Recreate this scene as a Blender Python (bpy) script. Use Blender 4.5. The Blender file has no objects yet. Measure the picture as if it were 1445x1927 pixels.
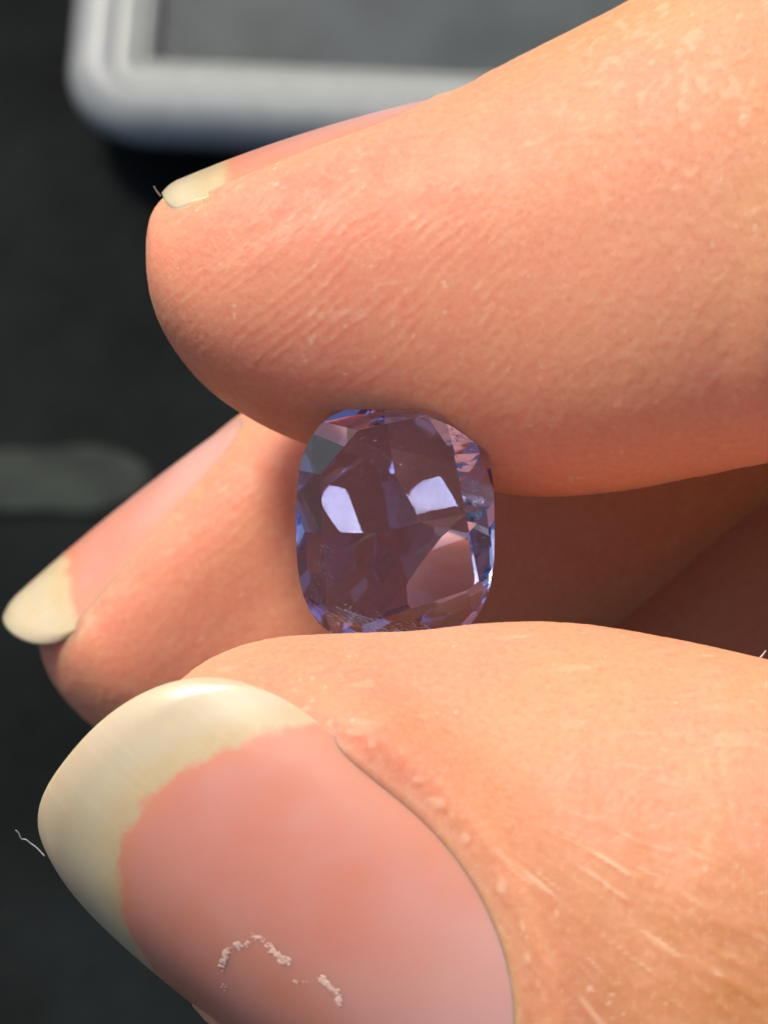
import bpy, bmesh, math, random
import numpy as np
from mathutils import Matrix, Vector

# ------------------------------------------------------------------ camera, sky, sun
# 1 Blender unit = 1 cm.  "camera frame": x right, y away from the camera, z up in
# the picture; the stone sits at its origin.  Everything is turned into world space.
sc = bpy.context.scene
sc.unit_settings.system = 'METRIC'
sc.unit_settings.scale_length = 0.01
col = sc.collection
S, D = 480.0, 13.0              # photo pixels per cm at the stone, camera distance
CX, CY = 722.5, 963.5
PITCH = math.radians(68)        # the photographer looks down at the table
H0 = 14.0                        # stone height above the table
FWD = np.array([0, math.cos(PITCH), -math.sin(PITCH)])
UPV = np.array([0, math.sin(PITCH), math.cos(PITCH)])
RX = np.array([1.0, 0, 0])
ORG = np.array([0, 0, H0])
ROT = np.stack([RX, FWD, UPV], axis=1)          # columns: images of camera-frame axes

def W(p):
    p = np.asarray(p, float)
    return p @ ROT.T + ORG

cam_d = bpy.data.cameras.new('camera')
cam = bpy.data.objects.new('camera', cam_d)
col.objects.link(cam)
cam_d.sensor_fit = 'HORIZONTAL'
cam_d.sensor_width = 36
cam_d.lens = 36 * D / (1445 / S)
cam_d.clip_start, cam_d.clip_end = 0.1, 2000
cam.location = Vector(W([0, -D, 0]))
cam.rotation_euler = (math.pi / 2 - PITCH, 0, 0)
cam_d.dof.use_dof = True
cam_d.dof.focus_distance = D - 0.18
cam_d.dof.aperture_fstop = cam_d.lens * 1e-3 / 0.145
sc.camera = cam

SUN_C = np.array([-0.36, -0.50, 0.78])          # towards the sun, camera frame
SUN_C /= np.linalg.norm(SUN_C)
SUN_W = ROT @ SUN_C
sun_d = bpy.data.lights.new('sun', 'SUN')
sun_d.energy = 4.0
sun_d.angle = math.radians(10.0)
sun_d.color = (1.0, 0.93, 0.82)
sun = bpy.data.objects.new('sun', sun_d)
col.objects.link(sun)
sun.rotation_euler = Vector(SUN_W).to_track_quat('Z', 'Y').to_euler()
sun.location = Vector(SUN_W * 60)

world = bpy.data.worlds.new('World')
sc.world = world
world.use_nodes = True
wn = world.node_tree
sky = wn.nodes.new('ShaderNodeTexSky')
sky.sky_type = 'NISHITA'
sky.sun_disc = False
sky.sun_elevation = math.asin(SUN_W[2])
sky.sun_rotation = math.atan2(SUN_W[0], SUN_W[1])
sky.dust_density = 3.0
wn.links.new(sky.outputs[0], wn.nodes['Background'].inputs[0])
wn.nodes['Background'].inputs[1].default_value = 0.115

sc.view_settings.view_transform = 'Standard'
sc.view_settings.look = 'None'
sc.view_settings.exposure = -0.08
sc.view_settings.gamma = 1.0
sc.cycles.use_denoising = True
sc.cycles.max_bounces = 20
sc.cycles.transmission_bounces = 16
sc.cycles.glossy_bounces = 10
sc.cycles.diffuse_bounces = 7
sc.cycles.transparent_max_bounces = 16
sc.cycles.sample_clamp_indirect = 0.0

random.seed(4)
rng = np.random.default_rng(4)

# ------------------------------------------------------------------ helpers
def P(px, py, y=0.0):
    """photo pixel at depth y -> camera-frame point (cm)"""
    f = (D + y) / D
    return np.array([(px - CX) / S * f, y, (CY - py) / S * f])

def sstep(a, b, x):
    t = np.clip((np.asarray(x, float) - a) / (b - a), 0, 1)
    return t * t * (3 - 2 * t)

def mesh_from(name, verts, faces, smooth=True):
    me = bpy.data.meshes.new(name)
    me.from_pydata([tuple(v) for v in verts], [], faces)
    me.update()
    if smooth:
        me.polygons.foreach_set('use_smooth', np.ones(len(me.polygons), bool))
    return me

def link(name, me, mat=None, parent=None, label=None, cat=None, group=None, kind=None):
    o = bpy.data.objects.new(name, me)
    col.objects.link(o)
    if mat:
        me.materials.append(mat)
    if parent:
        o.parent = parent
        o.matrix_parent_inverse = Matrix.Identity(4)
    if label: o['label'] = label
    if cat: o['category'] = cat
    if group: o['group'] = group
    if kind: o['kind'] = kind
    return o

class NT:
    """small node-tree helper"""
    def __init__(self, name):
        self.m = bpy.data.materials.new(name)
        self.m.use_nodes = True
        self.t = self.m.node_tree
        self.b = self.t.nodes['Principled BSDF']
        self.out = self.t.nodes['Material Output']
    def n(self, typ, **kw):
        nd = self.t.nodes.new(typ)
        for k, v in kw.items():
            if k.startswith('i_'):
                key = k[2:]
                key = int(key) if key.isdigit() else key.replace('_', ' ')
                self.put(nd.inputs[key], v)
            else:
                setattr(nd, k, v)
        return nd
    def put(self, sock, v):
        if hasattr(v, 'is_output'):
            self.t.links.new(v, sock)
        else:
            sock.default_value = v
    def set(self, **kw):
        for k, v in kw.items():
            self.put(self.b.inputs[k.replace('_', ' ')], v)
    def math(self, op, a, b=0.0, c=0.0, clamp=False):
        nd = self.n('ShaderNodeMath', operation=op, use_clamp=clamp)
        self.put(nd.inputs[0], a); self.put(nd.inputs[1], b); self.put(nd.inputs[2], c)
        return nd.outputs[0]
    def ramp(self, v, lo, hi, a=0.0, b=1.0):
        nd = self.n('ShaderNodeMapRange', interpolation_type='SMOOTHSTEP')
        for i, x in enumerate((v, lo, hi, a, b)):
            self.put(nd.inputs[i], x)
        return nd.outputs[0]
    def mix(self, f, a, b, mode='MIX'):
        nd = self.n('ShaderNodeMix', data_type='RGBA', blend_type=mode)
        self.put(nd.inputs[0], f); self.put(nd.inputs[6], a); self.put(nd.inputs[7], b)
        return nd.outputs[2]
    def noise(self, vec, scale, detail=3.0, rough=0.55, dist=0.0, out='Fac'):
        nd = self.n('ShaderNodeTexNoise')
        if vec is not None:
            self.put(nd.inputs['Vector'], vec)
        nd.inputs['Scale'].default_value = scale
        nd.inputs['Detail'].default_value = detail
        nd.inputs['Roughness'].default_value = rough
        nd.inputs['Distortion'].default_value = dist
        return nd.outputs[out]
    def mapping(self, vec, scale=(1, 1, 1), rot=(0, 0, 0), loc=(0, 0, 0)):
        nd = self.n('ShaderNodeMapping')
        self.put(nd.inputs[0], vec)
        nd.inputs['Scale'].default_value = scale
        nd.inputs['Rotation'].default_value = rot
        nd.inputs['Location'].default_value = loc
        return nd.outputs[0]
    def attr(self, name, out='Vector'):
        nd = self.n('ShaderNodeAttribute', attribute_name=name)
        return nd.outputs[out]

def rgba(r, g, b):
    return (r, g, b, 1.0)

# ------------------------------------------------------------------ materials
def mat_skin():
    k = NT('skin')
    tint = k.attr('tint')                     # x: pink of the pads, y: tan of the knuckles, z: dry pale flecks
    sep = k.n('ShaderNodeSeparateXYZ'); k.put(sep.inputs[0], tint)
    pink, tan, dry = sep.outputs
    pos = k.n('ShaderNodeTexCoord').outputs['Object']
    n1 = k.noise(pos, 1.6, 2)
    n2 = k.noise(pos, 8.0, 4, .6)
    base = k.mix(k.ramp(n1, .35, .65), rgba(.76, .375, .20), rgba(.76, .345, .205))
    base = k.mix(k.math('MULTIPLY', pink, k.ramp(n2, .25, .7, .5, 1.0)), base, rgba(.76, .27, .168))
    base = k.mix(k.math('MULTIPLY', tan, k.ramp(n2, .3, .75, .6, 1.0)), base, rgba(.54, .225, .070))
    n4 = k.noise(pos, 34.0, 3, .6)
    base = k.mix(k.ramp(n4, .50, .72, 0, .30), base, rgba(.80, .45, .29))
    base = k.mix(k.ramp(n4, .48, .30, 0, .30), base, rgba(.66, .22, .13))
    base = k.mix(dry, base, rgba(.84, .58, .40))
    k.set(Base_Color=base, Subsurface_Weight=1.0, Subsurface_Scale=0.16,
          Roughness=k.ramp(n2, .3, .7, .50, .64), Specular_IOR_Level=.38)
    k.b.inputs['Subsurface Radius'].default_value = (1.0, 0.36, 0.20)
    return k.m

def mat_nail(seed):
    k = NT('nail_plate')
    nu = k.attr('nail')                       # x: 0 pink bed .. 1 free edge, y: across, z: along cm
    sep = k.n('ShaderNodeSeparateXYZ'); k.put(sep.inputs[0], nu)
    f, v, s = sep.outputs
    pos = k.n('ShaderNodeTexCoord').outputs['Object']
    wig = k.math('ADD', f, k.math('MULTIPLY', k.math('SUBTRACT', k.noise(pos, 9, 5, .65), .5), .42))
    fe = k.ramp(wig, .41, .57)
    n2 = k.noise(pos, 4.0, 3)
    streak = k.noise(k.mapping(nu, (0, 30, 2.2)), 1.0, 2)
    bed = k.mix(k.ramp(n2, .3, .7), rgba(.70, .275, .19), rgba(.70, .30, .23))
    luna = k.ramp(s, .20, .95, 1.0, 0.0)
    bed = k.mix(k.math('MULTIPLY', luna, .6), bed, rgba(.74, .46, .42))
    bed = k.mix(k.ramp(wig, .20, .44, 0, .6), bed, rgba(.74, .29, .16))
    edge = k.mix(k.ramp(n2, .3, .7), rgba(.60, .45, .245), rgba(.64, .50, .30))
    edge = k.mix(k.ramp(f, .60, 1.0, 0, .55), edge, rgba(.62, .56, .42))
    edge = k.mix(k.ramp(streak, .45, .75, 0, .12), edge, rgba(.80, .72, .54))
    edge = k.mix(k.ramp(k.noise(pos, 14.0, 4, .6), .5, .75, 0, .35), edge, rgba(.74, .56, .33))
    av = k.math('ABSOLUTE', v)
    bed = k.mix(k.ramp(av, .62, .98, 0, .85), bed, rgba(.74, .29, .17))
    base = k.mix(fe, bed, edge)
    k.set(Base_Color=base, Subsurface_Weight=1.0, Subsurface_Scale=.06, Roughness=k.ramp(n2, .3, .7, .32, .42),
          Specular_IOR_Level=.6, Coat_Weight=.35, Coat_Roughness=.22)
    k.b.inputs['Subsurface Radius'].default_value = (1.0, .45, .25)
    return k.m

def mat_simple(name, colr, rough=.5, spec=.5, nscale=20, var=.2, bump=0.0):
    k = NT(name)
    pos = k.n('ShaderNodeTexCoord').outputs['Object']
    n = k.noise(pos, nscale, 4)
    c2 = tuple(min(1, c * (1 + var)) for c in colr)
    c1 = tuple(c * (1 - var) for c in colr)
    k.set(Base_Color=k.mix(k.ramp(n, .3, .7), rgba(*c1), rgba(*c2)), Roughness=rough, Specular_IOR_Level=spec)
    if bump:
        bp = k.n('ShaderNodeBump', i_Strength=bump, i_Distance=.02)
        k.put(bp.inputs['Height'], n); k.set(Normal=bp.outputs[0])
    return k.m

def mat_gem():
    k = NT('sapphire')
    t = k.t
    g = k.n('ShaderNodeBsdfGlass')
    g.inputs['IOR'].default_value = 1.77
    g.inputs['Roughness'].default_value = 0.0
    g.inputs['Color'].default_value = (1, 1, 1, 1)
    t.links.new(g.outputs[0], k.out.inputs['Surface'])
    ab = k.n('ShaderNodeVolumeAbsorption')
    ab.inputs['Color'].default_value = (.25, .33, .98, 1)
    ab.inputs['Density'].default_value = 0.80
    t.links.new(ab.outputs[0], k.out.inputs['Volume'])
    t.nodes.remove(k.b)
    return k.m

M_SKIN = mat_skin()
M_GEM = mat_gem()

# ------------------------------------------------------------------ table and what lies on it
def mat_table():
    k = NT('dark_table_cloth')
    pos = k.n('ShaderNodeTexCoord').outputs['Object']
    a = k.noise(pos, .42, 4, .6)
    b = k.noise(pos, 6.0, 3)
    c = k.mix(k.ramp(a, .35, .7), rgba(.0018, .0026, .0031), rgba(.0085, .0115, .0118))
    c = k.mix(k.ramp(b, .45, .75, 0, .4), c, rgba(.0072, .0105, .0095))
    k.set(Base_Color=c, Roughness=.8, Specular_IOR_Level=.12)
    bp = k.n('ShaderNodeBump', i_Strength=.5, i_Distance=.05)
    k.put(bp.inputs['Height'], b); k.set(Normal=bp.outputs[0])
    return k.m

def plane_hit(px, py, z=0.0):
    """world point where the ray through a photo pixel meets the height z"""
    c = W([0, -D, 0]); p = W(P(px, py, 0))
    d = p - c
    return c + d * ((z - c[2]) / d[2])

tb = mesh_from('table', [(-60, -60, 0), (60, -60, 0), (60, 60, 0), (-60, 60, 0)], [(0, 1, 2, 3)], False)
link('table', tb, mat_table(), kind='structure')

# --- display box: rounded frame with a window, lying on the table
BH = .85
c0 = plane_hit(113, 230, BH)                 # outer corner (before rounding)
cr = plane_hit(900, 266, BH)
ex = cr - c0; ex[2] = 0; ex /= np.linalg.norm(ex)
ey = np.array([-ex[1], ex[0], 0])
BW, BL = 9.5, 7.5
pxs = np.linalg.norm(plane_hit(218, 150, BH) - plane_hit(118, 150, BH)) / 100     # cm per photo px there

def sweep_frame(profile, r_out, cap=False):
    """profile: list of (inset, z) swept round a rounded rectangle"""
    rings = []
    for (ins, z) in profile:
        r = max(r_out - ins, .012)
        pts = []
        for (qx, qy, a0) in ((ins + r, ins + r, math.pi), (BW - ins - r, ins + r, 1.5 * math.pi),
                             (BW - ins - r, BL - ins - r, 0), (ins + r, BL - ins - r, .5 * math.pi)):
            for t in np.linspace(0, math.pi / 2, 12):
                pts.append((qx + r * math.cos(a0 + t), qy + r * math.sin(a0 + t), z))
        rings.append(pts)
    n = len(rings[0])
    V = [tuple(c0 * [1, 1, 0] + ex * p[0] + ey * p[1] + np.array([0, 0, p[2]])) for rg in rings for p in rg]
    Fc = [(i * n + j, i * n + (j + 1) % n, (i + 1) * n + (j + 1) % n, (i + 1) * n + j) for i in range(len(rings) - 1) for j in range(n)]
    if cap:
        Fc.append(tuple((len(rings) - 1) * n + j for j in range(n)))
        Fc.append(tuple(range(n - 1, -1, -1)))
    return V, Fc
box = bpy.data.objects.new('display_box', None)
col.objects.link(box)
box['label'] = 'blurred grey plastic box with a dark window lying on the table'
box['category'] = 'box'
q = pxs
M_PL = mat_simple('grey_plastic', (.27, .285, .29), .42, .5, 6, .06)
def arc(i0, z0, r, n=7):
    return [(i0 + r * (1 - math.cos(t)), z0 - r * (1 - math.sin(t))) for t in np.linspace(0, math.pi / 2, n)]
V, Fc = sweep_frame([(70 * q, .004), (45 * q, .10), (8 * q, BH - 78 * q)] + arc(0, BH, 66 * q, 12) + [(80 * q, BH), (88 * q, BH - .05), (92 * q, BH - .06)], 150 * q)
link('rim', mesh_from('rim', V, Fc), M_PL, box)
V, Fc = sweep_frame([(88 * q, BH - .058), (94 * q, BH - .05), (126 * q, BH - .05), (131 * q, BH - .06), (133 * q, BH - .12)], 150 * q)
link('ledge', mesh_from('ledge', V, Fc), mat_simple('pale_plastic', (.31, .33, .315), .42, .5, 6, .06), box)
V, Fc = sweep_frame([(128 * q, BH - .16), (128 * q, BH - .11), (150 * q, BH - .105), (158 * q, BH - .13), (160 * q, BH - .2)], 155 * q)
link('lip', mesh_from('lip', V, Fc), mat_simple('grey_lip', (.25, .26, .25), .45, .5, 6, .06), box)
V, Fc = sweep_frame([(140 * q, .04), (140 * q, BH - .30)], 150 * q, True)
link('foam_insert', mesh_from('foam_insert', V, Fc, False), mat_simple('grey_foam', (.085, .102, .106), .9, .2, 1.2, .22), box)
def mat_pane():
    k = NT('window_pane')
    tr = k.n('ShaderNodeBsdfTransparent'); gl = k.n('ShaderNodeBsdfGlossy'); gl.inputs['Roughness'].default_value = .12
    fr = k.n('ShaderNodeFresnel', i_IOR=1.45)
    mx = k.n('ShaderNodeMixShader')
    k.t.links.new(fr.outputs[0], mx.inputs[0]); k.t.links.new(tr.outputs[0], mx.inputs[1]); k.t.links.new(gl.outputs[0], mx.inputs[2])
    k.t.links.new(mx.outputs[0], k.out.inputs['Surface'])
    return k.m
V, Fc = sweep_frame([(141 * q, BH - .20), (141 * q, BH - .17)], 150 * q, True)
link('window_pane', mesh_from('window_pane', V, Fc, False), mat_pane(), box)

# --- rounded grey strap on the table, left
p0_, p1_ = plane_hit(-420, 905, .15), plane_hit(285, 890, .15)
hw_ = np.linalg.norm(plane_hit(100, 905, .15) - plane_hit(100, 845, .15)) * .98
axs = p1_ - p0_; Ls = np.linalg.norm(axs); axs /= Ls
lat = np.cross([0, 0, 1], axs)
sv, sf = [], []
NS_, NR_ = 60, 24
for i in range(NS_):
    t = Ls * i / (NS_ - 1)
    e_ = min(1.0, max(0.0, (Ls - t) / .6)); e_ = math.sqrt(1 - (1 - e_) ** 2)
    wv_ = 1 + .06 * math.sin(t * 3.1) + .04 * math.sin(t * 7.7)
    for j in range(NR_):
        a_ = 2 * math.pi * j / NR_
        y_, z_ = math.cos(a_), math.sin(a_)
        p = p0_ + axs * t + lat * (y_ * hw_ * wv_ * max(e_, .02))
        sv.append((p[0], p[1], .032 + .03 * z_ * max(e_, .02)))
for i in range(NS_ - 1):
    for j in range(NR_):
        sf.append((i * NR_ + j, (i + 1) * NR_ + j, (i + 1) * NR_ + (j + 1) % NR_, i * NR_ + (j + 1) % NR_))
sf.append(tuple(range(NR_))); sf.append(tuple((NS_ - 1) * NR_ + j for j in range(NR_ - 1, -1, -1)))
link('strap', mesh_from('strap', sv, sf), mat_simple('grey_webbing', (.030, .036, .031), .85, .2, 2.5, .3, .3),
     label='blurred grey green strap end lying on the dark table', cat='strap')

# ------------------------------------------------------------------ the hand
def catmull(keys, u):
    """keys: (K, C) with ghost ends; u in [0, K-3]"""
    i = np.clip(np.floor(u).astype(int), 0, len(keys) - 4)
    f = (u - i)[:, None]
    p0, p1, p2, p3 = keys[i], keys[i + 1], keys[i + 2], keys[i + 3]
    return .5 * ((2 * p1) + (-p0 + p2) * f + (2 * p0 - 5 * p1 + 4 * p2 - p3) * f**2 + (-p0 + 3 * p1 - 3 * p2 + p3) * f**3)

class Finger:
    """ribs: list of (Lx, Ly, Ux, Uy, yc, d, shear): outline points of the finger in the
    photo at depth yc; d is the half depth.  rib 0 is the tip (L = U, d = 0)."""
    def __init__(self, fid, ribs, nu, nv, dens_end):
        rows = []
        for (lx, ly, ux, uy, yc, d, sh) in ribs:
            a, b = P(lx, ly, yc), P(ux, uy, yc)
            rows.append([a[0], a[2], b[0], b[2], yc, d, sh])
        R = np.array(rows)
        g0 = R[1].copy(); g0[[0, 1, 2, 3]] = R[1][[2, 3, 0, 1]]; g0[5] = -R[1][5]
        g0[4] = 2 * R[0][4] - R[1][4]
        g1 = 2 * R[-1] - R[-2]
        keys = np.vstack([g0, R, g1])
        K = len(R)
        n1 = int(nu * .9)
        u = np.concatenate([np.linspace(0, 1, n1) ** 1.25 * dens_end,
                            np.linspace(dens_end, K - 1.0, nu - n1 + 1)[1:]])
        u[0] = 0.004
        Q = catmull(keys, u)
        w = np.linspace(-1, 1, nv, endpoint=False)
        th = -np.pi / 2 + np.pi * (.55 * w + .45 * w ** 3)      # denser on the side that faces the camera
        c, s = np.cos(th), np.sin(th)
        e = .90
        cn = np.sign(c) * np.abs(c) ** e; sn = np.sign(s) * np.abs(s) ** e
        mid = (Q[:, 0:2] + Q[:, 2:4]) / 2
        half = (Q[:, 2:4] - Q[:, 0:2]) / 2
        X = mid[:, None, 0] + half[:, None, 0] * cn
        Z = mid[:, None, 1] + half[:, None, 1] * cn
        Y = Q[:, None, 4] + Q[:, None, 5] * (sn + Q[:, None, 6] * cn)
        self.V = np.stack([X, Y, Z], -1)            # nu, nv, 3
        self.nu, self.nv = self.V.shape[:2]
        al = np.concatenate([[0], np.cumsum(np.linalg.norm(np.diff(mid, axis=0), axis=1))])
        r = np.linalg.norm(half, axis=1)
        self.along = np.repeat(al[:, None], nv, 1)
        # front side (facing the camera) is th ~ -pi/2; put the seam at the back
        ang = th + np.pi / 2
        self.ang = np.repeat(ang[None], self.nu, 0)
        self.around = ang[None] * np.maximum(r, .12)[:, None]
        self.fid = fid
        self.tint = np.zeros((self.nu, self.nv, 3))
        self.tint[..., 2] = 0

    def flat(self):
        return self.V.reshape(-1, 3)

    def faces(self, off):
        nu, nv = self.nu, self.nv
        i = np.arange(nu - 1)[:, None] * nv
        j = np.arange(nv)[None]
        j2 = (j + 1) % nv
        q = np.stack([i + j, i + j2, i + nv + j2, i + nv + j], -1).reshape(-1, 4) + off
        return q

class Nail:
    """curved nail plate. C crest point at the fold end of the free edge, a: axis to the tip,
    N: outward normal, R: transverse radius, hw: half width (arc), lb: bed length back to the
    cuticle, lf: free length past C.  All camera frame, cm."""
    def __init__(self, C, a, N, R, hw, lb, lf, cl=.10, ctip=0.0, pe=2.3, pc=2.6, smile=.3, nar=.10, npow=2.0, cs=.62, skew=0.0):
        self.C = np.array(C, float)
        self.a = np.array(a, float) / np.linalg.norm(a)
        N = np.array(N, float); N -= self.a * N.dot(self.a)
        self.N = N / np.linalg.norm(N)
        self.B = np.cross(self.a, self.N)
        self.R, self.hw, self.lb, self.lf, self.cl, self.pe, self.pc, self.smile = R, hw, lb, lf, cl, pe, pc, smile
        self.ctip = ctip; self.nar = nar; self.npow = npow; self.cs = cs; self.skew = skew
    def sag(self, s):
        m = (self.lf - self.lb) / 2
        return -self.cl * (s - m) ** 2 - self.ctip * np.maximum(s, 0) ** 2
    def pt(self, s, v, h=0.0):
        s = np.asarray(s, float); v = np.asarray(v, float)
        ps = v / self.R
        rr = self.R + h
        ax = self.C - self.N * self.R
        return (ax + s[..., None] * self.a + self.sag(s)[..., None] * self.N
                + (rr * np.cos(ps))[..., None] * self.N + (rr * np.sin(ps))[..., None] * self.B)
    def inv(self, p):
        d = p - (self.C - self.N * self.R)
        s = d @ self.a
        n = d @ self.N - self.sag(np.clip(s, -self.lb - .3, self.lf + .2))
        b = d @ self.B
        ps = np.arctan2(b, n)
        return s, ps * self.R, np.hypot(n, b) - self.R
    def outline_d(self, s, v):
        """rough signed distance to the nail outline in the unrolled plane (negative inside)"""
        av = np.abs(v) / self.hw
        # width narrows a little to the cuticle
        wid = self.hw * np.where(s < 0, 1 - self.nar * np.clip(-s / self.lb, 0, 1.2) ** self.npow, 1.0)
        send = self.lf * (1 - np.clip(np.abs(v) / self.hw, 0, 1) ** self.pe) ** (1 / self.pe) * (1 - self.skew * np.clip(v / self.hw, -1, 1))
        c0 = -self.lb * self.cs
        sc_ = (s - c0)
        lc = self.lb + c0
        q = np.maximum(-sc_, 0) / max(lc, 1e-3)
        r = (np.clip(np.abs(v) / wid, 0, 3) ** self.pc + q ** self.pc) ** (1 / self.pc)
        d_back = (r - 1) * (wid - (wid - np.minimum(wid, lc)) * sstep(0, .9, q))
        d_front = np.where(s > 0, np.maximum(np.abs(v) - self.hw, (s - send) * .7), -9)
        return np.maximum(d_back, np.where(s > 0, d_front, -9))
    def set_frame(self): pass
    def mesh(self, name, ns=150, nv=90, th=.035):
        vn = np.sin(np.linspace(-1, 1, nv) * np.pi / 2)
        un = np.linspace(0, 1, ns)
        U, Vn = np.meshgrid(un, vn, indexing='ij')
        av = np.abs(Vn)
        s1 = self.lf * np.clip(1 - av ** self.pe, 0, 1) ** (1 / self.pe) * (1 - self.skew * Vn)
        c0 = -self.lb * self.cs
        s0 = c0 - (self.lb + c0) * np.clip(1 - av ** self.pc, 0, 1) ** (1 / self.pc)
        s = s0 + (s1 - s0) * U
        wid = self.hw * np.where(s < 0, 1 - self.nar * np.clip(-s / self.lb, 0, 1.2) ** self.npow, 1.0)
        v = Vn * wid
        rim = np.where(s > -.05, np.minimum((1 - U) * 8, 1), 1)
        hh = -.022 * (1 - np.clip(rim * 2.0, 0, 1)) ** 2
        hh = hh - .010 * np.clip((av - .88) / .12, 0, 1) ** 2 * (1 - sstep(-.45, -.10, s))
        top = self.pt(s, v, hh)
        bot = self.pt(s, v, hh * 0 - th)
        sm = self.smile * (1 - av ** 1.7) - .02       # smile line position in s
        f = .5 + (s - sm) * 3.0
        V = np.concatenate([top.reshape(-1, 3), bot.reshape(-1, 3)])
        n = ns * nv
        I = np.arange(ns - 1)[:, None] * nv; J = np.arange(nv - 1)[None]
        q = np.stack([I + J, I + nv + J, I + nv + J + 1, I + J + 1], -1).reshape(-1, 4)
        qb = q[:, ::-1] + n
        ring = ([i * nv for i in range(ns)] + [(ns - 1) * nv + j for j in range(1, nv)]
                + [i * nv + nv - 1 for i in range(ns - 2, -1, -1)] + [j for j in range(nv - 2, 0, -1)])
        side = [(ring[k], ring[(k + 1) % len(ring)], ring[(k + 1) % len(ring)] + n, ring[k] + n) for k in range(len(ring))]
        me = mesh_from(name, W(V), [tuple(x) for x in q] + [tuple(x) for x in qb] + side)
        at = me.attributes.new('nail', 'FLOAT_VECTOR', 'POINT')
        A = np.stack([np.clip(f, 0, 1), Vn, s + self.lb], -1).reshape(-1, 3)
        at.data.foreach_set('vector', np.concatenate([A, A]).ravel())
        bm = bmesh.new(); bm.from_mesh(me)
        bmesh.ops.remove_doubles(bm, verts=bm.verts, dist=1e-5)
        bmesh.ops.recalc_face_normals(bm, faces=bm.faces)
        bm.to_mesh(me); bm.free()
        return me

# --- index finger (above the stone), seen from its side
index = Finger(0, [
    (279, 490, 279, 490, .45, 0, .05),
    (289, 570, 285, 415, .45, .30, .05),
    (320, 643, 312, 372, .46, .44, .05),
    (378, 718, 375, 342, .47, .54, .05),
    (455, 778, 465, 308, .48, .61, .05),
    (570, 834, 590, 262, .50, .67, .05),
    (710, 872, 735, 220, .50, .70, .05),
    (855, 910, 885, 152, .48, .73, .05),
    (1000, 934, 1035, 77, .44, .77, .05),
    (1150, 926, 1190, -2, .38, .82, .05),
    (1300, 898, 1350, -90, .30, .86, .05),
    (1470, 866, 1530, -185, .20, .90, .05),
    (1850, 800, 1900, -350, .2, .95, .05),
    (2350, 760, 2350, -480, .5, .95, .05),
    (3000, 800, 2950, -420, 1.0, .9, .05),
], 660, 460, 10.6)

# --- middle finger behind it
middle = Finger(1, [
    (74, 1190, 74, 1190, 1.98, 0, .1),
    (86, 1245, 92, 1132, 1.98, .25, .1),
    (115, 1300, 145, 1072, 1.97, .38, .1),
    (170, 1358, 222, 1000, 1.96, .46, .1),
    (262, 1420, 322, 915, 1.95, .52, .1),
    (400, 1465, 440, 812, 1.95, .56, .1),
    (580, 1470, 570, 705, 1.95, .60, .1),
    (780, 1415, 690, 610, 1.95, .64, .1),
    (1000, 1285, 820, 510, 1.95, .66, .1),
    (1200, 1138, 960, 400, 1.95, .68, .1),
    (1445, 940, 1150, 260, 1.95, .70, .1),
    (1800, 760, 1480, 90, 1.98, .75, .1),
    (2350, 640, 2200, -220, 1.8, .8, .1),
    (3000, 700, 2900, -300, 1.8, .8, .1),
], 420, 260, 10.2)

# --- thumb below the stone, its back towards the camera
thumb = Finger(2, [
    (172, 1480, 172, 1480, -.36, 0, .35),
    (160, 1568, 232, 1382, -.36, .27, .35),
    (198, 1682, 305, 1310, -.36, .42, .35),
    (262, 1784, 392, 1244, -.36, .52, .36),
    (350, 1856, 500, 1208, -.36, .59, .40),
    (448, 1928, 640, 1198, -.36, .64, .44),
    (565, 2008, 780, 1192, -.35, .67, .46),
    (690, 2088, 920, 1178, -.34, .70, .44),
    (850, 2170, 1080, 1178, -.36, .73, .42),
    (1050, 2250, 1260, 1205, -.40, .77, .38),
    (1300, 2330, 1450, 1246, -.44, .81, .3),
    (1700, 2400, 1800, 1330, -.42, .85, .2),
    (2350, 2350, 2300, 1300, -.1, .85, .1),
    (3000, 2100, 2900, 1100, .5, .85, .1),
], 660, 460, 10.4)

# --- ring finger, in the dark behind the middle one
ring = Finger(3, [
    (760, 1600, 760, 1600, 3.0, 0, 0),
    (800, 1680, 800, 1480, 3.0, .4, 0),
    (980, 1700, 900, 1300, 3.0, .55, 0),
    (1250, 1600, 1050, 1080, 3.0, .6, 0),
    (1600, 1400, 1300, 800, 3.0, .62, 0),
    (2000, 1200, 1700, 500, 3.0, .65, 0),
    (2500, 1050, 2300, 300, 2.8, .7, 0),
    (3000, 1050, 2900, 250, 2.5, .7, 0),
], 90, 64, 6.5)

# --- palm and knuckles, outside the picture on the right
palm = Finger(4, [
    (2250, 800, 2250, 800, .9, 0, 0),
    (2350, 1700, 2350, 100, .9, 1.3, 0),
    (2600, 2250, 2650, -420, .95, 1.75, 0),
    (3100, 2350, 3100, -600, 1.0, 1.9, 0),
    (3800, 2200, 3800, -600, 1.1, 1.9, 0),
    (4600, 1900, 4600, -350, 1.2, 1.7, 0),
    (5200, 1700, 5200, -150, 1.2, 1.5, 0),
    (5900, 1650, 5900, -100, 1.2, 1.45, 0),
    (6600, 1650, 6600, -100, 1.2, 1.45, 0),
], 110, 80, 8.0)

DBG = False
def cm(v): return np.asarray(v, float)

# nails -------------------------------------------------------------
def nail_from_px(cut, tip, ytip, ycut, lf, **kw):
    a3 = P(cut[0], cut[1], ycut); b3 = P(tip[0], tip[1], ytip)
    ax = b3 - a3; L = np.linalg.norm(ax); ax /= L
    return a3, b3, ax, L

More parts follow.
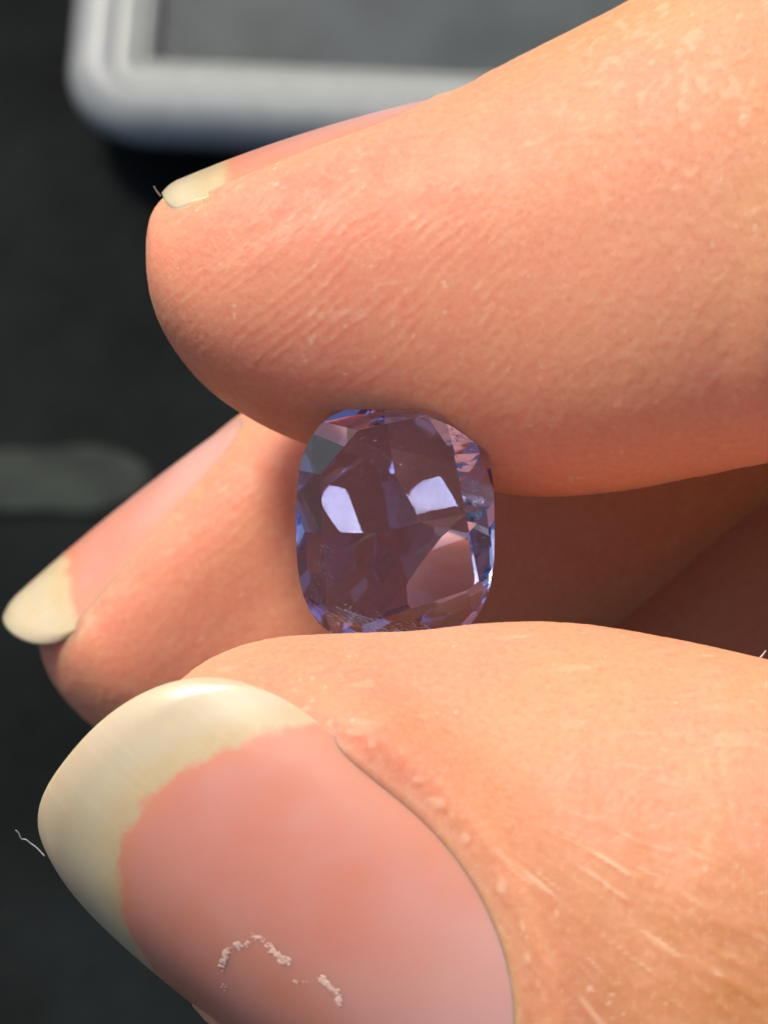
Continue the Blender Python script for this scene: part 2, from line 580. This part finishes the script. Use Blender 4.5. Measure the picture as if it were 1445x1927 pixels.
# index: crest line from the cuticle (820,180) to the tip (298,342)
a3, b3, ax, L = nail_from_px((835, 172), (300, 344), .50, .52, .3)
perp = np.array([-ax[2], 0, ax[0]]); perp *= np.sign(perp[2])
n_index = Nail(b3 - ax * .22, ax, perp * math.cos(.10) + np.array([0, 1, 0]) * math.sin(.10),
               .62, .50, L - .22, .22, cl=.085, pe=5.0, pc=2.6, smile=-.05, nar=.28, npow=1.6)
# middle
a3, b3, ax, L = nail_from_px((470, 766), (-8, 1149), 1.85, 1.73, .3)
perp = np.array([-ax[2], 0, ax[0]]); perp *= np.sign(perp[2])
n_middle = Nail(b3 - ax * .30, ax, perp * math.cos(.28) + np.array([0, -1, 0]) * math.sin(.28),
                .60, .48, L - .30, .30, cl=.05, pe=2.1, pc=2.6, smile=-.08, nar=.6, npow=1.2)
# thumb
tdir = np.array([-.81, .24, .587]); tdir /= np.linalg.norm(tdir)
nn = np.array([.587, 0, .81])
Nn = -nn * math.sin(math.radians(25)) + np.array([0, -1, 0]) * math.cos(math.radians(25))
mid0 = P(424, 1581, -.9)
Cax = mid0 + nn * .175; Cax[1] = -.05
n_thumb = Nail(Cax + Nn * .86, tdir, Nn, .86, .75, 1.40, .70, cl=.07, ctip=.04, pe=2.6, pc=2.0, smile=.36, cs=.30, skew=.17)

def conform(F, nl, s_hyp, fold=.045, reach=.26, lap=.012, neg=1.0, fr0=.20):
    """press the skin under the nail plate and let the folds lap over its edge"""
    p = F.flat()
    s, v, h = nl.inv(p)
    d = nl.outline_d(s, v)
    near = (np.abs(v) < nl.hw + .7) & (s > -nl.lb - .7) & (s < nl.lf + .3)
    hw_ = sstep(-.75, -.30, h)
    if DBG:
        for sg in (-1, 1):
            for s0 in np.arange(-1.2, .5, .2):
                m = near & (np.sign(v) == sg) & (np.abs(s - s0) < .03)
                print('NAIL', sg, round(s0, 1), [(round(e, 2), (round(float(h[m & (abs(d - e) < .02) & (h > -.6)].mean()), 3) if (m & (abs(d - e) < .02) & (h > -.6)).any() else None)) for e in (-.3, -.15, 0, .15, .3)])
    front = 1 - sstep(s_hyp - fr0, s_hyp + .10, s)
    fl = fold * np.where(v < 0, neg, 1.0)
    prof = (-.03 + (.03 + lap) * sstep(-.075, -.015, d) + (fl - lap) * sstep(-.02, .11, d))
    rch = np.where(h < prof, reach, np.minimum(reach, .16))
    w = np.where(near, (1 - sstep(.03, rch, d)) * front * hw_, 0)
    w = np.where(d < 0, np.where(near, front * np.maximum(hw_, h > -.3), 0), w)
    w = w * sstep(-nl.lb - .66, -nl.lb - .30, s)
    hn = h * (1 - w) + prof * w
    free = near & (d <= .05) & (s >= s_hyp - .12)
    hn = np.where(free, np.minimum(hn, np.where(d < 0, -.045, -.0) ), hn)
    hn = np.where(near & (d < 0), np.minimum(hn, -.03 + .08 * sstep(-.075, -.005, d)), hn)
    q = nl.pt(s, v, hn)
    ch = near & (np.abs(hn - h) > 1e-6)
    F.V = np.where(ch[:, None], q, p).reshape(F.V.shape)
    F.nd = np.where(near & (h > -.5), d, 9).reshape(F.nu, F.nv)
    F.ns = s.reshape(F.nu, F.nv)

conform(index, n_index, .16, fold=.022, reach=.30, lap=.010)
conform(middle, n_middle, .14, fold=.010, reach=.80, lap=.006)
conform(thumb, n_thumb, .14, fold=.075, reach=.46, lap=.018, neg=.2, fr0=.42)

# the stone's place (camera frame)
GX, GZ = (744 - CX) / S, (CY - 987) / S
GA, GB, GP = .387, .470, 3.0
def gem_outline(x, y):
    f = np.where(y < 0, 1 - .30 * np.clip(-y / .13, 0, 1), 1 - .75 * np.clip((y - .03) / .33, 0, 1))
    xx = np.clip(np.abs(x - GX) / (GA * f), 0, 1)
    inside = (np.abs(x - GX) < GA * f) & (y > -.14) & (y < .38)
    return np.where(inside, GB * f * (1 - xx ** GP) ** (1 / GP), -9)

def smax(a, b, k):
    hh = np.clip(.5 + .5 * (a - b) / k, 0, 1)
    return b + (a - b) * hh + k * hh * (1 - hh)

def dent(F, sign):
    p = F.flat().copy()
    zl = gem_outline(p[:, 0], p[:, 1])
    ok = (zl > -5) & (sign * (p[:, 2] - GZ) > -.1) & (sign * (p[:, 2] - GZ) < .7)
    znew = smax(sign * (p[:, 2] - GZ), zl + .002, .035)
    p[:, 2] = np.where(ok, GZ + sign * znew, p[:, 2])
    F.V = p.reshape(F.V.shape)
dent(index, 1)
dent(thumb, -1)

# --- fine relief of the skin, modelled into the mesh ---------------------------------
def _hash(ix, iy, iz):
    n = (ix * 374761393 + iy * 668265263 + iz * 1274126177).astype(np.int64) & 0xffffffff
    n = ((n ^ (n >> 13)) * 1274126177) & 0xffffffff
    n = ((n ^ (n >> 16)) * 668265263) & 0xffffffff
    return ((n ^ (n >> 15)) & 0xffff) / 65535.0

def vnoise(x, y, z=0.0, seed=0):
    x, y, z = np.broadcast_arrays(np.asarray(x, float), np.asarray(y, float), np.asarray(z, float) + 17.3 * seed)
    ix, iy, iz = np.floor(x).astype(np.int64), np.floor(y).astype(np.int64), np.floor(z).astype(np.int64)
    fx, fy, fz = x - ix, y - iy, z - iz
    fx, fy, fz = (t * t * t * (t * (t * 6 - 15) + 10) for t in (fx, fy, fz))
    r = 0
    for a_ in (0, 1):
        wx = fx if a_ else 1 - fx
        for b_ in (0, 1):
            wy = fy if b_ else 1 - fy
            for c_ in (0, 1):
                wz = fz if c_ else 1 - fz
                r = r + wx * wy * wz * _hash(ix + a_, iy + b_, iz + c_)
    return r

def fbm(x, y, z=0.0, seed=0, o=3):
    r, a_, t = 0, 1.0, 0
    for i in range(o):
        r = r + a_ * vnoise(x * 2 ** i, y * 2 ** i, np.asarray(z) * 2 ** i, seed + i); t += a_; a_ *= .55
    return r / t

def to_px(p):
    f = D / (D + p[..., 1])
    return CX + p[..., 0] * f * S, CY - p[..., 2] * f * S

def normals(F):
    V = F.V
    du = np.gradient(V, axis=0)
    dv = (np.roll(V, -1, 1) - np.roll(V, 1, 1))
    n = np.cross(dv, du)
    n /= np.linalg.norm(n, axis=-1, keepdims=True) + 1e-12
    c = V.mean(axis=1, keepdims=True)
    if ((V - c) * n).sum() < 0:
        n = -n
    return n

def gauss(x, y, cx, cy, rx, ry):
    return np.exp(-((x - cx) / rx) ** 2 - ((y - cy) / ry) ** 2)

RELIEF = .42
def skin_relief(F, kind):
    V = F.V
    X, Y, Z = V[..., 0], V[..., 1], V[..., 2]
    qx, qy = X * S, -Z * S                        # surface coordinates of the finger, in 1/480 cm
    wob = fbm(X * 3, Y * 3, Z * 3, 3, 2) - .5
    wob2 = fbm(X * 3, Y * 3, Z * 3, 9, 2) - .5
    h = .0075 * (fbm(X * 2.2, Y * 2.2, Z * 2.2, 1, 3) - .5)
    h += .0036 * (fbm(X * 14, Y * 14, Z * 14, 5, 2) - .5)
    h += .0034 * (fbm(X * 38, Y * 38, Z * 38, 6, 2) - .5)
    h += .0018 * (vnoise(X * 95, Y * 95, Z * 95, 15) - .5)
    h += .0022 * (vnoise((X + Z) * 70, (Z - X) * 22, Y * 50, 16) + vnoise((X + Z) * 22, (Z - X) * 70, Y * 50, 17) - 1)
    dry = np.zeros_like(X)
    # specks of dry skin
    sp = vnoise(X * 26, Y * 26, Z * 26, 31)
    sp2 = vnoise(X * 60, Y * 60, Z * 60, 33)
    speck = sstep(.80, .93, sp) * sstep(.62, .80, sp2)
    clus = sstep(.40, .65, fbm(X * 1.6, Y * 1.6, Z * 1.6, 40, 2))
    dry += .55 * speck * (.25 + .75 * clus)
    h += .0016 * speck
    if kind in ('index', 'middle'):
        # friction ridges slanting over the side of the pad
        th = math.radians(40)
        u = (X + .10 * wob) * math.sin(th) - (Z + .10 * wob2) * math.cos(th) + .10 * X * Z
        v = (X + .05 * wob) * math.cos(th) + Z * math.sin(th)
        brk = fbm(u * 9, v * 3.2, 0, 12, 2)
        if kind == 'index':
            reg = gauss(qx + CX, qy + CY, 720, 560, 420, 290) + .35 * gauss(qx + CX, qy + CY, 420, 640, 160, 120)
        else:
            reg = gauss(qx + CX, qy + CY, 380, 960, 190, 190)
        rid = .5 + .5 * np.sin(2 * np.pi * u / .050 + 2.2 * wob)
        m = np.clip(reg, 0, 1) * sstep(.36, .62, brk)
        h += .0028 * rid ** 1.5 * m
        fl_ = vnoise(v * 17, u * 20, 0, 22)
        dry += .40 * sstep(.70, .9, fl_) * rid ** 3 * m
        # fine longitudinal lines and pebbly grain towards the knuckle
        kn = sstep(900, 1250, qx + CX)
        peb = fbm(X * 17 + Z * 9, Z * 17 - X * 9 + 3 * wob, Y * 17, 51, 2)
        h += .0040 * sstep(.40, .80, peb) * kn
        dry += .30 * sstep(.60, .8, peb) * kn * sstep(.5, .2, (qy + CY) / 1000)
        cx_ = vnoise((X - .5 * Z) * 30, (Z + .5 * X) * 9, Y * 16, 63)
        h += .0024 * sstep(.35, .8, cx_) * (1 - .7 * np.clip(reg, 0, 1))
        lv = vnoise(X * 7 + 2 * wob, (Z - .12 * X) * 34, Y * 12, 61)
        h += .0022 * lv * (1 - .6 * np.clip(reg, 0, 1))
        dry += .22 * sstep(.80, .95, lv) * sstep(.55, .8, vnoise(X * 9, Z * 9, Y * 9, 62))
    if kind == 'thumb':
        # streaky skin lines fanning out from the nail wall
        px0, py0 = (640 - CX) / S, (CY - 1340) / S
        dx, dz = X - px0 + .04 * wob, Z - py0 + .04 * wob2
        r = np.hypot(dx, dz); an = np.arctan2(dz, dx)
        fan = sstep(.45, .95, r) * sstep(.35, -.15, an)
        st = vnoise(an * 46, r * 3.6, 0, 71)
        st2 = vnoise(an * 85, r * 6.5, 0, 72)
        st3 = vnoise(an * 30 + 3 * wob, r * 9, 0, 73)
        low = sstep(-.25, -.55, an)
        h += fan * (.0075 * sstep(.45, .95, st) + .0042 * st2) * (.35 + .65 * low)
        h += .0035 * fan * sstep(.5, .9, st3) * (1 - low)
        dry += fan * (.75 * sstep(.74, .93, st) * sstep(.35, .65, st3) + .40 * sstep(.76, .93, st2)) * (.3 + .7 * low)
        # creases running with the thumb on its upper side
        lv = vnoise((X + .4 * Z) * 6, (Z - .1 * X + .03 * wob) * 30, Y * 10, 81)
        up = sstep(-.2, .2, an)
        h += .0030 * lv * up
        dry += .25 * sstep(.80, .95, lv) * up
        # two cross creases before the joint
        for (cx_, amp) in ((1325, .0035), (1395, .0025)):
            q = (qx + CX - cx_ - .22 * (qy + CY - 1500) + 40 * wob)
            h -= amp * np.exp(-(q / 9.0) ** 2) * gauss(0, qy + CY, 0, 1480, 1, 130)
        # scruffy edge of the nail wall
        rag = vnoise(X * 24, Y * 24, Z * 24, 91)
        lip = np.exp(-((F.nd - .035) / .022) ** 2)
        h += .008 * lip * (rag - .4)
        dry += .50 * lip * sstep(.58, .85, rag)
    if kind in ('index', 'middle'):
        lip = np.exp(-((F.nd - .02) / .03) ** 2) * sstep(-.30, -.05, F.ns) * sstep(.16, .08, F.ns)
        dry += .5 * lip * sstep(.45, .7, vnoise(X * 16, Y * 16, Z * 16, 93))
    vis = (F.nd > -.015) if hasattr(F, 'nd') else 1.0
    F.V = V + normals(F) * (h * vis * RELIEF * (1.35 if kind == 'thumb' else 1.0))[..., None]
    F.tint[..., 2] = np.clip(dry, 0, .8)

for F, kd, pk, tn in ((index, 'index', (1.0, 2.5), (2.0, 3.6)), (middle, 'middle', (1.0, 2.2), (2.0, 4.0)), (thumb, 'thumb', (.9, 2.0), (1.1, 2.6))):
    al = F.along
    F.tint[..., 0] = .80 * (1 - sstep(pk[0], pk[1], al))
    F.tint[..., 1] = .70 * sstep(tn[0], tn[1], al)
    if kd == 'index':
        F.tint[..., 1] = np.clip(F.tint[..., 1] * sstep(-.9, .5, F.ang) + .55 * sstep(.7, 1.3, F.ang) * sstep(.9, 1.8, al), 0, 1)
        F.tint[..., 0] = np.maximum(F.tint[..., 0], .55 * sstep(-.1, -.8, F.ang))
    if kd == 'thumb':
        F.tint[..., 1] = np.clip(1.45 * F.tint[..., 1] * sstep(.75, -.1, F.ang), 0, 1)
        wall = np.exp(-(np.maximum(F.nd, 0) / .16) ** 2)
        F.tint[..., 0] = np.maximum(F.tint[..., 0] * .7, .95 * wall * sstep(1.9, 1.0, al))
    skin_relief(F, kd)

allF = [index, middle, thumb, ring, palm]
vs, fs, flow, tint, off = [], [], [], [], 0
caps = []
for F in allF:
    v = F.flat()
    vs.append(v); fs.append(F.faces(off))
    flow.append(np.stack([F.along, F.around, np.full_like(F.along, F.fid * 7.3)], -1).reshape(-1, 3))
    tint.append(F.tint.reshape(-1, 3))
    caps.append(list(range(off + F.nv - 1, off - 1, -1)))
    e = off + (F.nu - 1) * F.nv
    caps.append(list(range(e, e + F.nv)))
    off += len(v)
V = W(np.concatenate(vs)); Q = np.concatenate(fs)
me = bpy.data.meshes.new('hand')
nq = len(Q)
me.vertices.add(len(V)); me.vertices.foreach_set('co', V.astype(np.float32).ravel())
loops = np.concatenate([Q.ravel()] + [np.array(c) for c in caps]).astype(np.int32)
starts = np.concatenate([np.arange(nq) * 4, nq * 4 + np.cumsum([0] + [len(c) for c in caps[:-1]])]).astype(np.int32)
me.loops.add(len(loops)); me.loops.foreach_set('vertex_index', loops)
me.polygons.add(len(starts)); me.polygons.foreach_set('loop_start', starts)
me.polygons.foreach_set('use_smooth', np.ones(len(starts), bool))
me.update(calc_edges=True); me.validate()
for nm, arr in (('flow', flow), ('tint', tint)):
    at = me.attributes.new(nm, 'FLOAT_VECTOR', 'POINT')
    at.data.foreach_set('vector', np.concatenate(arr).astype(np.float32).ravel())
hand = link('hand', me, M_SKIN, label='bare hand pinching the blue stone between thumb and index finger', cat='hand')

for nl, nm in ((n_index, 'index'), (n_middle, 'middle'), (n_thumb, 'thumb')):
    o = link('fingernail', nl.mesh('fingernail'), mat_nail(1), hand)
    o['label'] = {'index': 'short cream edged nail of the index finger seen edge on',
                  'middle': 'blurred cream edged nail of the middle finger',
                  'thumb': 'large pink thumbnail with a wide cream free edge'}[nm]

# ------------------------------------------------------------------ film peeling on the thumbnail, lint
gs, gv = np.meshgrid(np.linspace(-1.4, .3, 420), np.linspace(-.74, .5, 320), indexing='ij')
gpx, gpy = to_px(n_thumb.pt(gs, gv, 0.0))
def on_nail(px, py):
    i = np.argmin((gpx - px) ** 2 + (gpy - py) ** 2)
    return gs.ravel()[i], gv.ravel()[i]
rim_px = [(421, 1862), (419, 1822), (424, 1795), (440, 1786), (455, 1779), (468, 1776), (478, 1766), (490, 1765), (497, 1775), (508, 1783), (518, 1794),
          (530, 1803), (541, 1812), (544, 1828), (555, 1846), (570, 1850), (590, 1845), (606, 1846), (620, 1858), (633, 1868), (637, 1890)]
nail_thumb = [o for o in hand.children if 'thumbnail' in o.get('label', '')][0]

def tube(pts, rad, nr=8):
    pts = np.asarray(pts, float); n = len(pts)
    rad = np.broadcast_to(np.asarray(rad, float), (n,))
    V, Fc = [], []
    for i in range(n):
        t = pts[min(i + 1, n - 1)] - pts[max(i - 1, 0)]; t /= np.linalg.norm(t) + 1e-9
        u = np.cross(t, [.3, 1, .2]); u /= np.linalg.norm(u); w = np.cross(t, u)
        for k_ in range(nr):
            a_ = 2 * math.pi * k_ / nr
            V.append(pts[i] + rad[i] * (math.cos(a_) * u + math.sin(a_) * w))
    for i in range(n - 1):
        for k_ in range(nr):
            Fc.append((i * nr + k_, i * nr + (k_ + 1) % nr, (i + 1) * nr + (k_ + 1) % nr, (i + 1) * nr + k_))
    Fc.append(tuple(range(nr - 1, -1, -1))); Fc.append(tuple((n - 1) * nr + k_ for k_ in range(nr)))
    return W(np.array(V)), Fc
def dens(pts, m=8):
    pts = np.asarray(pts, float)
    keys = np.vstack([2 * pts[0] - pts[1], pts, 2 * pts[-1] - pts[-2]])
    return catmull(keys, np.linspace(0, len(pts) - 1.001, (len(pts) - 1) * m + 1))
rimp = np.array([on_nail(*p) for p in rim_px])
rp = dens(np.column_stack([rimp, np.zeros(len(rimp))]), 6)[:, :2]
rp = rp + .010 * (np.stack([vnoise(np.arange(len(rp)) * .55, 0, 0, 5), vnoise(np.arange(len(rp)) * .55, 0, 0, 6)], 1) - .5)
rp = np.repeat(rp, 4, axis=0) + rng.normal(0, .0060, (len(rp) * 4, 2))
amp = np.clip(fbm(np.arange(len(rp)) * .07, 0, 0, 8, 2) - .36, 0, 1) * 3.2
V, Fc = [], []
for i, (s_, v_) in enumerate(rp):
    if amp[i] < .12: continue
    rr_ = (.003 + .010 * rng.random()) * min(1, amp[i]); b_ = len(V); m_ = 6
    a0 = rng.uniform(0, 6.28)
    ring_ = [(s_ + rr_ * rng.uniform(.6, 1.4) * math.cos(a0 + k_ * math.pi / 3), v_ + rr_ * rng.uniform(.6, 1.4) * math.sin(a0 + k_ * math.pi / 3)) for k_ in range(m_)]
    for (p_, q_) in ring_: V.append(n_thumb.pt(np.array(p_), np.array(q_), .001))
    V.append(n_thumb.pt(np.array(s_), np.array(v_), .002 + .25 * rr_))
    Fc += [(b_ + k_, b_ + (k_ + 1) % m_, b_ + m_) for k_ in range(m_)]
ed = link('peeling_film', mesh_from('peeling_film', W(np.array(V)), Fc), mat_simple('dry_film_edge', (.88, .54, .42), .5, .4, 40, .10), nail_thumb)
ed['kind'] = 'stuff'

M_LINT = mat_simple('white_lint', (.62, .60, .58), .8, .3, 60, .15)
def lint(name, label, cat, px_pts, y, r, mat):
    pts = dens([P(a_, b_, y + .01 * i) for i, (a_, b_) in enumerate(px_pts)])
    V, Fc = tube(pts, np.linspace(r * .7, r, len(pts)))
    link(name, mesh_from(name, V, Fc), mat, label=label, cat=cat)
lint('lint_thread', 'thin white lint thread sticking out from the edge of the thumbnail', 'lint',
     [(30, 1563), (36, 1570), (40, 1579), (49, 1581), (58, 1588), (70, 1597), (84, 1612)], -.42, .0030, M_LINT)
lint('lint_bristle', 'short pale bristle standing on the thumb at the right edge', 'lint',
     [(1441, 1225), (1435, 1233), (1428, 1241), (1424, 1247)], -.16, .0048, M_LINT)
lint('lint_speck', 'tiny white lint at the tip of the index fingernail', 'lint',
     [(290, 350), (293, 356), (297, 362), (302, 368)], .50, .0028, M_LINT)

# ------------------------------------------------------------------ the stone
# facet planes (normal, distance) in the stone's own axes: x right, y up, z towards the camera;
# the first is the table, then crown and pavilion facets
GEM = [
    (-0.0168, -0.0182, 0.9997, 0.1150), (0.6472, 0.0321, 0.7617, 0.2944), (0.5767, 0.2987, 0.7604, 0.3066), (0.5456, 0.7282, 0.4147, 0.4544),
    (0.1903, 0.8049, 0.5620, 0.4384), (-0.1737, 0.7175, 0.6746, 0.3690), (-0.5451, 0.5343, 0.6460, 0.4159), (-0.6747, 0.3076, 0.6710, 0.3765),
    (-0.7880, 0.1926, 0.5848, 0.3953), (-0.6829, -0.3783, 0.6249, 0.3843), (-0.4233, -0.2812, 0.8612, 0.3006), (-0.3556, -0.4974, 0.7913, 0.3457),
    (-0.0143, -0.7794, 0.6264, 0.3947), (0.2228, -0.8112, 0.5406, 0.4220), (0.4500, -0.6402, 0.6226, 0.3949), (0.7339, -0.4489, 0.5099, 0.4134),
    (0.8407, 0.2571, 0.4765, 0.4013), (0.6080, 0.1079, 0.7865, 0.2649), (0.4087, 0.2708, 0.8716, 0.2732), (0.1347, 0.5778, 0.8050, 0.3535),
    (-0.1887, 0.7297, 0.6572, 0.3804), (-0.3790, 0.3013, 0.8750, 0.2698), (-0.4535, -0.0391, 0.8904, 0.2268), (-0.5375, -0.2717, 0.7983, 0.3183),
    (-0.2129, -0.4782, 0.8520, 0.3056), (0.1356, -0.4628, 0.8760, 0.2565), (0.3249, -0.4212, 0.8468, 0.2960), (0.7776, 0.1954, -0.5976, 0.4034),
    (0.7723, 0.4064, -0.4883, 0.4395), (0.7676, 0.4810, -0.4235, 0.4712), (0.4231, 0.7682, -0.4805, 0.4727), (-0.3608, 0.7374, -0.5711, 0.4450),
    (-0.4212, 0.2870, -0.8604, 0.3346), (-0.6805, 0.6472, -0.3436, 0.4954), (-0.5103, 0.6730, -0.5354, 0.4531), (-0.6067, -0.2357, -0.7591, 0.3507),
    (-0.7293, -0.0053, -0.6842, 0.3552), (-0.1633, -0.3749, -0.9126, 0.3369), (-0.2453, -0.6999, -0.6708, 0.4682), (0.0289, -0.7142, -0.6993, 0.4400),
    (0.5074, -0.5464, -0.6663, 0.5260), (-0.0784, -0.6812, -0.7279, 0.4651), (0.8285, -0.2429, -0.5046, 0.3737), (0.2880, 0.2845, -0.9144, 0.3344),
    (0.5704, 0.4132, -0.7099, 0.3510), (0.1319, 0.4390, -0.8887, 0.3080), (-0.0548, 0.8275, -0.5587, 0.4117), (-0.1922, 0.5096, -0.8387, 0.3069),
    (-0.1952, 0.7304, -0.6545, 0.4236), (-0.3481, 0.4778, -0.8066, 0.4102), (-0.2689, -0.1327, -0.9540, 0.1914), (-0.0435, -0.7670, -0.6402, 0.3869),
    (-0.2386, -0.3950, -0.8872, 0.2973), (-0.0933, -0.8866, -0.4530, 0.4347), (0.2401, -0.4294, -0.8706, 0.2589), (0.1401, -0.4369, -0.8885, 0.3049),
    (0.3106, -0.6460, -0.6973, 0.3924), (0.9050, 0.1304, -0.4048, 0.4857), (0.3841, 0.4319, -0.8160, 0.3755), (0.0515, 0.5107, -0.8582, 0.2775),
    (0.4951, 0.3840, -0.7794, 0.3768), (-0.5732, 0.5417, -0.6148, 0.4701), (-0.3373, 0.1416, -0.9307, 0.1823), (-0.5520, 0.0836, -0.8296, 0.2582),
    (-0.5461, -0.2515, -0.7991, 0.3446), (-0.0598, -0.6249, -0.7784, 0.3636), (0.0232, -0.5753, -0.8176, 0.2867), (-0.0881, -0.6683, -0.7386, 0.3593),
    (0.6165, -0.6628, -0.4249, 0.4863), (0.9128, 0.2943, -0.2832, 0.4667), (0.1883, 0.2212, -0.9569, 0.3084), (0.1106, 0.3905, -0.9139, 0.2286),
    (-0.2367, 0.3347, -0.9121, 0.2174), (-0.5757, 0.0116, -0.8176, 0.2534), (-0.6032, -0.2882, -0.7437, 0.3566), (-0.1507, -0.5156, -0.8435, 0.2900),
    (-0.0249, -0.4294, -0.9028, 0.2526), (0.2788, -0.1486, -0.9488, 0.2843), (0.6027, -0.2927, -0.7424, 0.3959), (-0.5609, -0.2372, -0.7932, 0.2914),
    (0.0497, -0.2193, -0.9744, 0.2371), (-0.1733, -0.3784, -0.9093, 0.2364), (0.7471, -0.3561, -0.5613, 0.3807), (-0.5002, -0.1265, -0.8566, 0.2455),
    (-0.2190, -0.5283, -0.8203, 0.2990), (0.5692, -0.3214, -0.7568, 0.3273), (-0.3814, -0.2100, -0.9002, 0.2318), (-0.2715, -0.3695, -0.8887, 0.2581),
    (-0.2251, -0.2740, -0.9350, 0.2109), (-0.1086, -0.2205, -0.9693, 0.2126), (0.6505, -0.3565, -0.6706, 0.3501), (0.4553, -0.4042, -0.7933, 0.3129),
    (0.7691, -0.3558, -0.5309, 0.3857), (0.0157, -0.2776, -0.9606, 0.2304), (-0.5588, -0.1284, -0.8193, 0.2649), (-0.3389, -0.1058, -0.9348, 0.1996),
    (-0.3555, -0.2205, -0.9083, 0.2086), (-0.3417, -0.1751, -0.9233, 0.1918), (0.3721, 0.0818, -0.9246, 0.2914), (-0.0251, -0.4529, -0.8912, 0.2557),
    (0.5797, -0.2660, -0.7702, 0.3295), (0.6854, -0.2442, -0.6860, 0.3449), (-0.0939, -0.2296, -0.9688, 0.2137),
]

def build_gem(planes):
    bm = bmesh.new()
    bmesh.ops.create_cube(bm, size=2.0)
    def cut(n, dd):
        n = Vector(n); L_ = n.length; n = n / L_
        r = bmesh.ops.bisect_plane(bm, geom=bm.verts[:] + bm.edges[:] + bm.faces[:], dist=1e-7,
                                   plane_co=n * dd, plane_no=n, clear_outer=True)
        ed = [e for e in r['geom_cut'] if isinstance(e, bmesh.types.BMEdge)]
        if len(ed) > 2:
            bmesh.ops.contextual_create(bm, geom=ed)
    def outl(tau):
        c, s = math.cos(tau), math.sin(tau)
        r = (abs(c / GA) ** GP + abs(s / GB) ** GP) ** (-1 / GP)
        x, y = r * c, r * s
        nx = math.copysign(abs(x / GA) ** (GP - 1) / GA, x); ny = math.copysign(abs(y / GB) ** (GP - 1) / GB, y)
        l = math.hypot(nx, ny)
        return x, y, nx / l, ny / l
    for i in range(48):                                     # girdle
        x, y, nx, ny = outl(2 * math.pi * (i + .5) / 48)
        cut((nx, ny, 0), x * nx + y * ny)
    for (a_, b_, c_, d_) in planes:
        cut((a_, b_, c_), d_)
    bmesh.ops.remove_doubles(bm, verts=bm.verts, dist=2e-4)
    bmesh.ops.recalc_face_normals(bm, faces=bm.faces)
    bm.normal_update()
    worn = [e for e in bm.edges if len(e.link_faces) == 2 and e.link_faces[0].normal.angle(e.link_faces[1].normal) > .06 and e.calc_length() > .02]
    bmesh.ops.bevel(bm, geom=worn, offset=.0016, segments=1, affect='EDGES', clamp_overlap=True)      # slightly worn facet edges
    bmesh.ops.recalc_face_normals(bm, faces=bm.faces)
    me = bpy.data.meshes.new('gemstone')
    bm.to_mesh(me); bm.free()
    return me

gm = build_gem(GEM)
gem = link('gemstone', gm, M_GEM, label='faceted violet blue cushion cut sapphire held between the fingertips', cat='gemstone')
B = Matrix(((1, 0, 0), (0, 0, -1), (0, 1, 0)))           # gem local -> camera frame (x, -z, y)
Rw = Matrix(ROT.tolist())
gem.matrix_world = Matrix.Translation(Vector(W([GX, 0, GZ]))) @ (Rw @ B).to_4x4()

# wisps and needles inside the stone
def needles(name, items, mat):
    V, Fc = [], []
    for (x, y, z, ang, L, w) in items:
        d = np.array([math.cos(ang), math.sin(ang), random.uniform(-.25, .25)]) * L / 2
        u = np.array([-math.sin(ang), math.cos(ang), 0]) * w
        t = np.array([0, 0, w])
        c = np.array([x, y, z]); b = len(V)
        V += [c - d, c + u, c - u * .6 + t, c - u * .4 - t, c + d]
        Fc += [(b, b + 1, b + 2), (b, b + 2, b + 3), (b, b + 3, b + 1), (b + 4, b + 2, b + 1), (b + 4, b + 3, b + 2), (b + 4, b + 1, b + 3)]
    me = mesh_from(name, V, Fc, False)
    o = link(name, me, mat, gem)
    o['kind'] = 'stuff'
    return o
def zl(zx, zy):
    return (520 + zx * .3114 - 744) / S, (987 - (720 + zy * .3114)) / S
M_INC = mat_simple('white_silk', (.92, .92, .95), .35, .6, 80, .05)
M_INC.node_tree.nodes['Principled BSDF'].inputs['Metallic'].default_value = .6
it = []
for k_ in range(230):                                    # feather along the bottom
    t = random.random()
    x, y = zl(360 + 560 * t + random.gauss(0, 18), 1395 + 130 * t + random.gauss(0, 26))
    it.append((x, y, random.uniform(.02, .05), math.radians(random.gauss(-24, 14)), random.uniform(.010, .055), random.uniform(.0003, .0013) * (1 + 1.2 * (random.random() < .12))))
for k_ in range(40):                                     # needles on the lower left
    x, y = zl(random.uniform(225, 350), random.uniform(980, 1320))
    it.append((x, y, random.uniform(.02, .06), math.radians(random.gauss(-58, 22)), random.uniform(.010, .045), random.uniform(.0003, .0009)))
for k_ in range(8):
    x, y = zl(random.uniform(385, 475), random.uniform(1320, 1440))
    it.append((x, y, random.uniform(.03, .06), random.uniform(0, 3), random.uniform(.010, .016), random.uniform(.003, .005)))
for k_ in range(34):                                     # faint silk in the upper half
    x, y = zl(random.uniform(420, 900), random.uniform(330, 640))
    it.append((x, y, random.uniform(-.05, .05), math.radians(random.gauss(25, 18)), random.uniform(.006, .03), random.uniform(.0002, .0006)))
for k_ in range(22):
    x, y = zl(random.uniform(1150, 1270), random.uniform(520, 1000))
    it.append((x, y, random.uniform(.0, .05), math.radians(random.gauss(60, 30)), random.uniform(.008, .025), random.uniform(.0005, .0010)))
needles('silk_inclusion', it, M_INC)
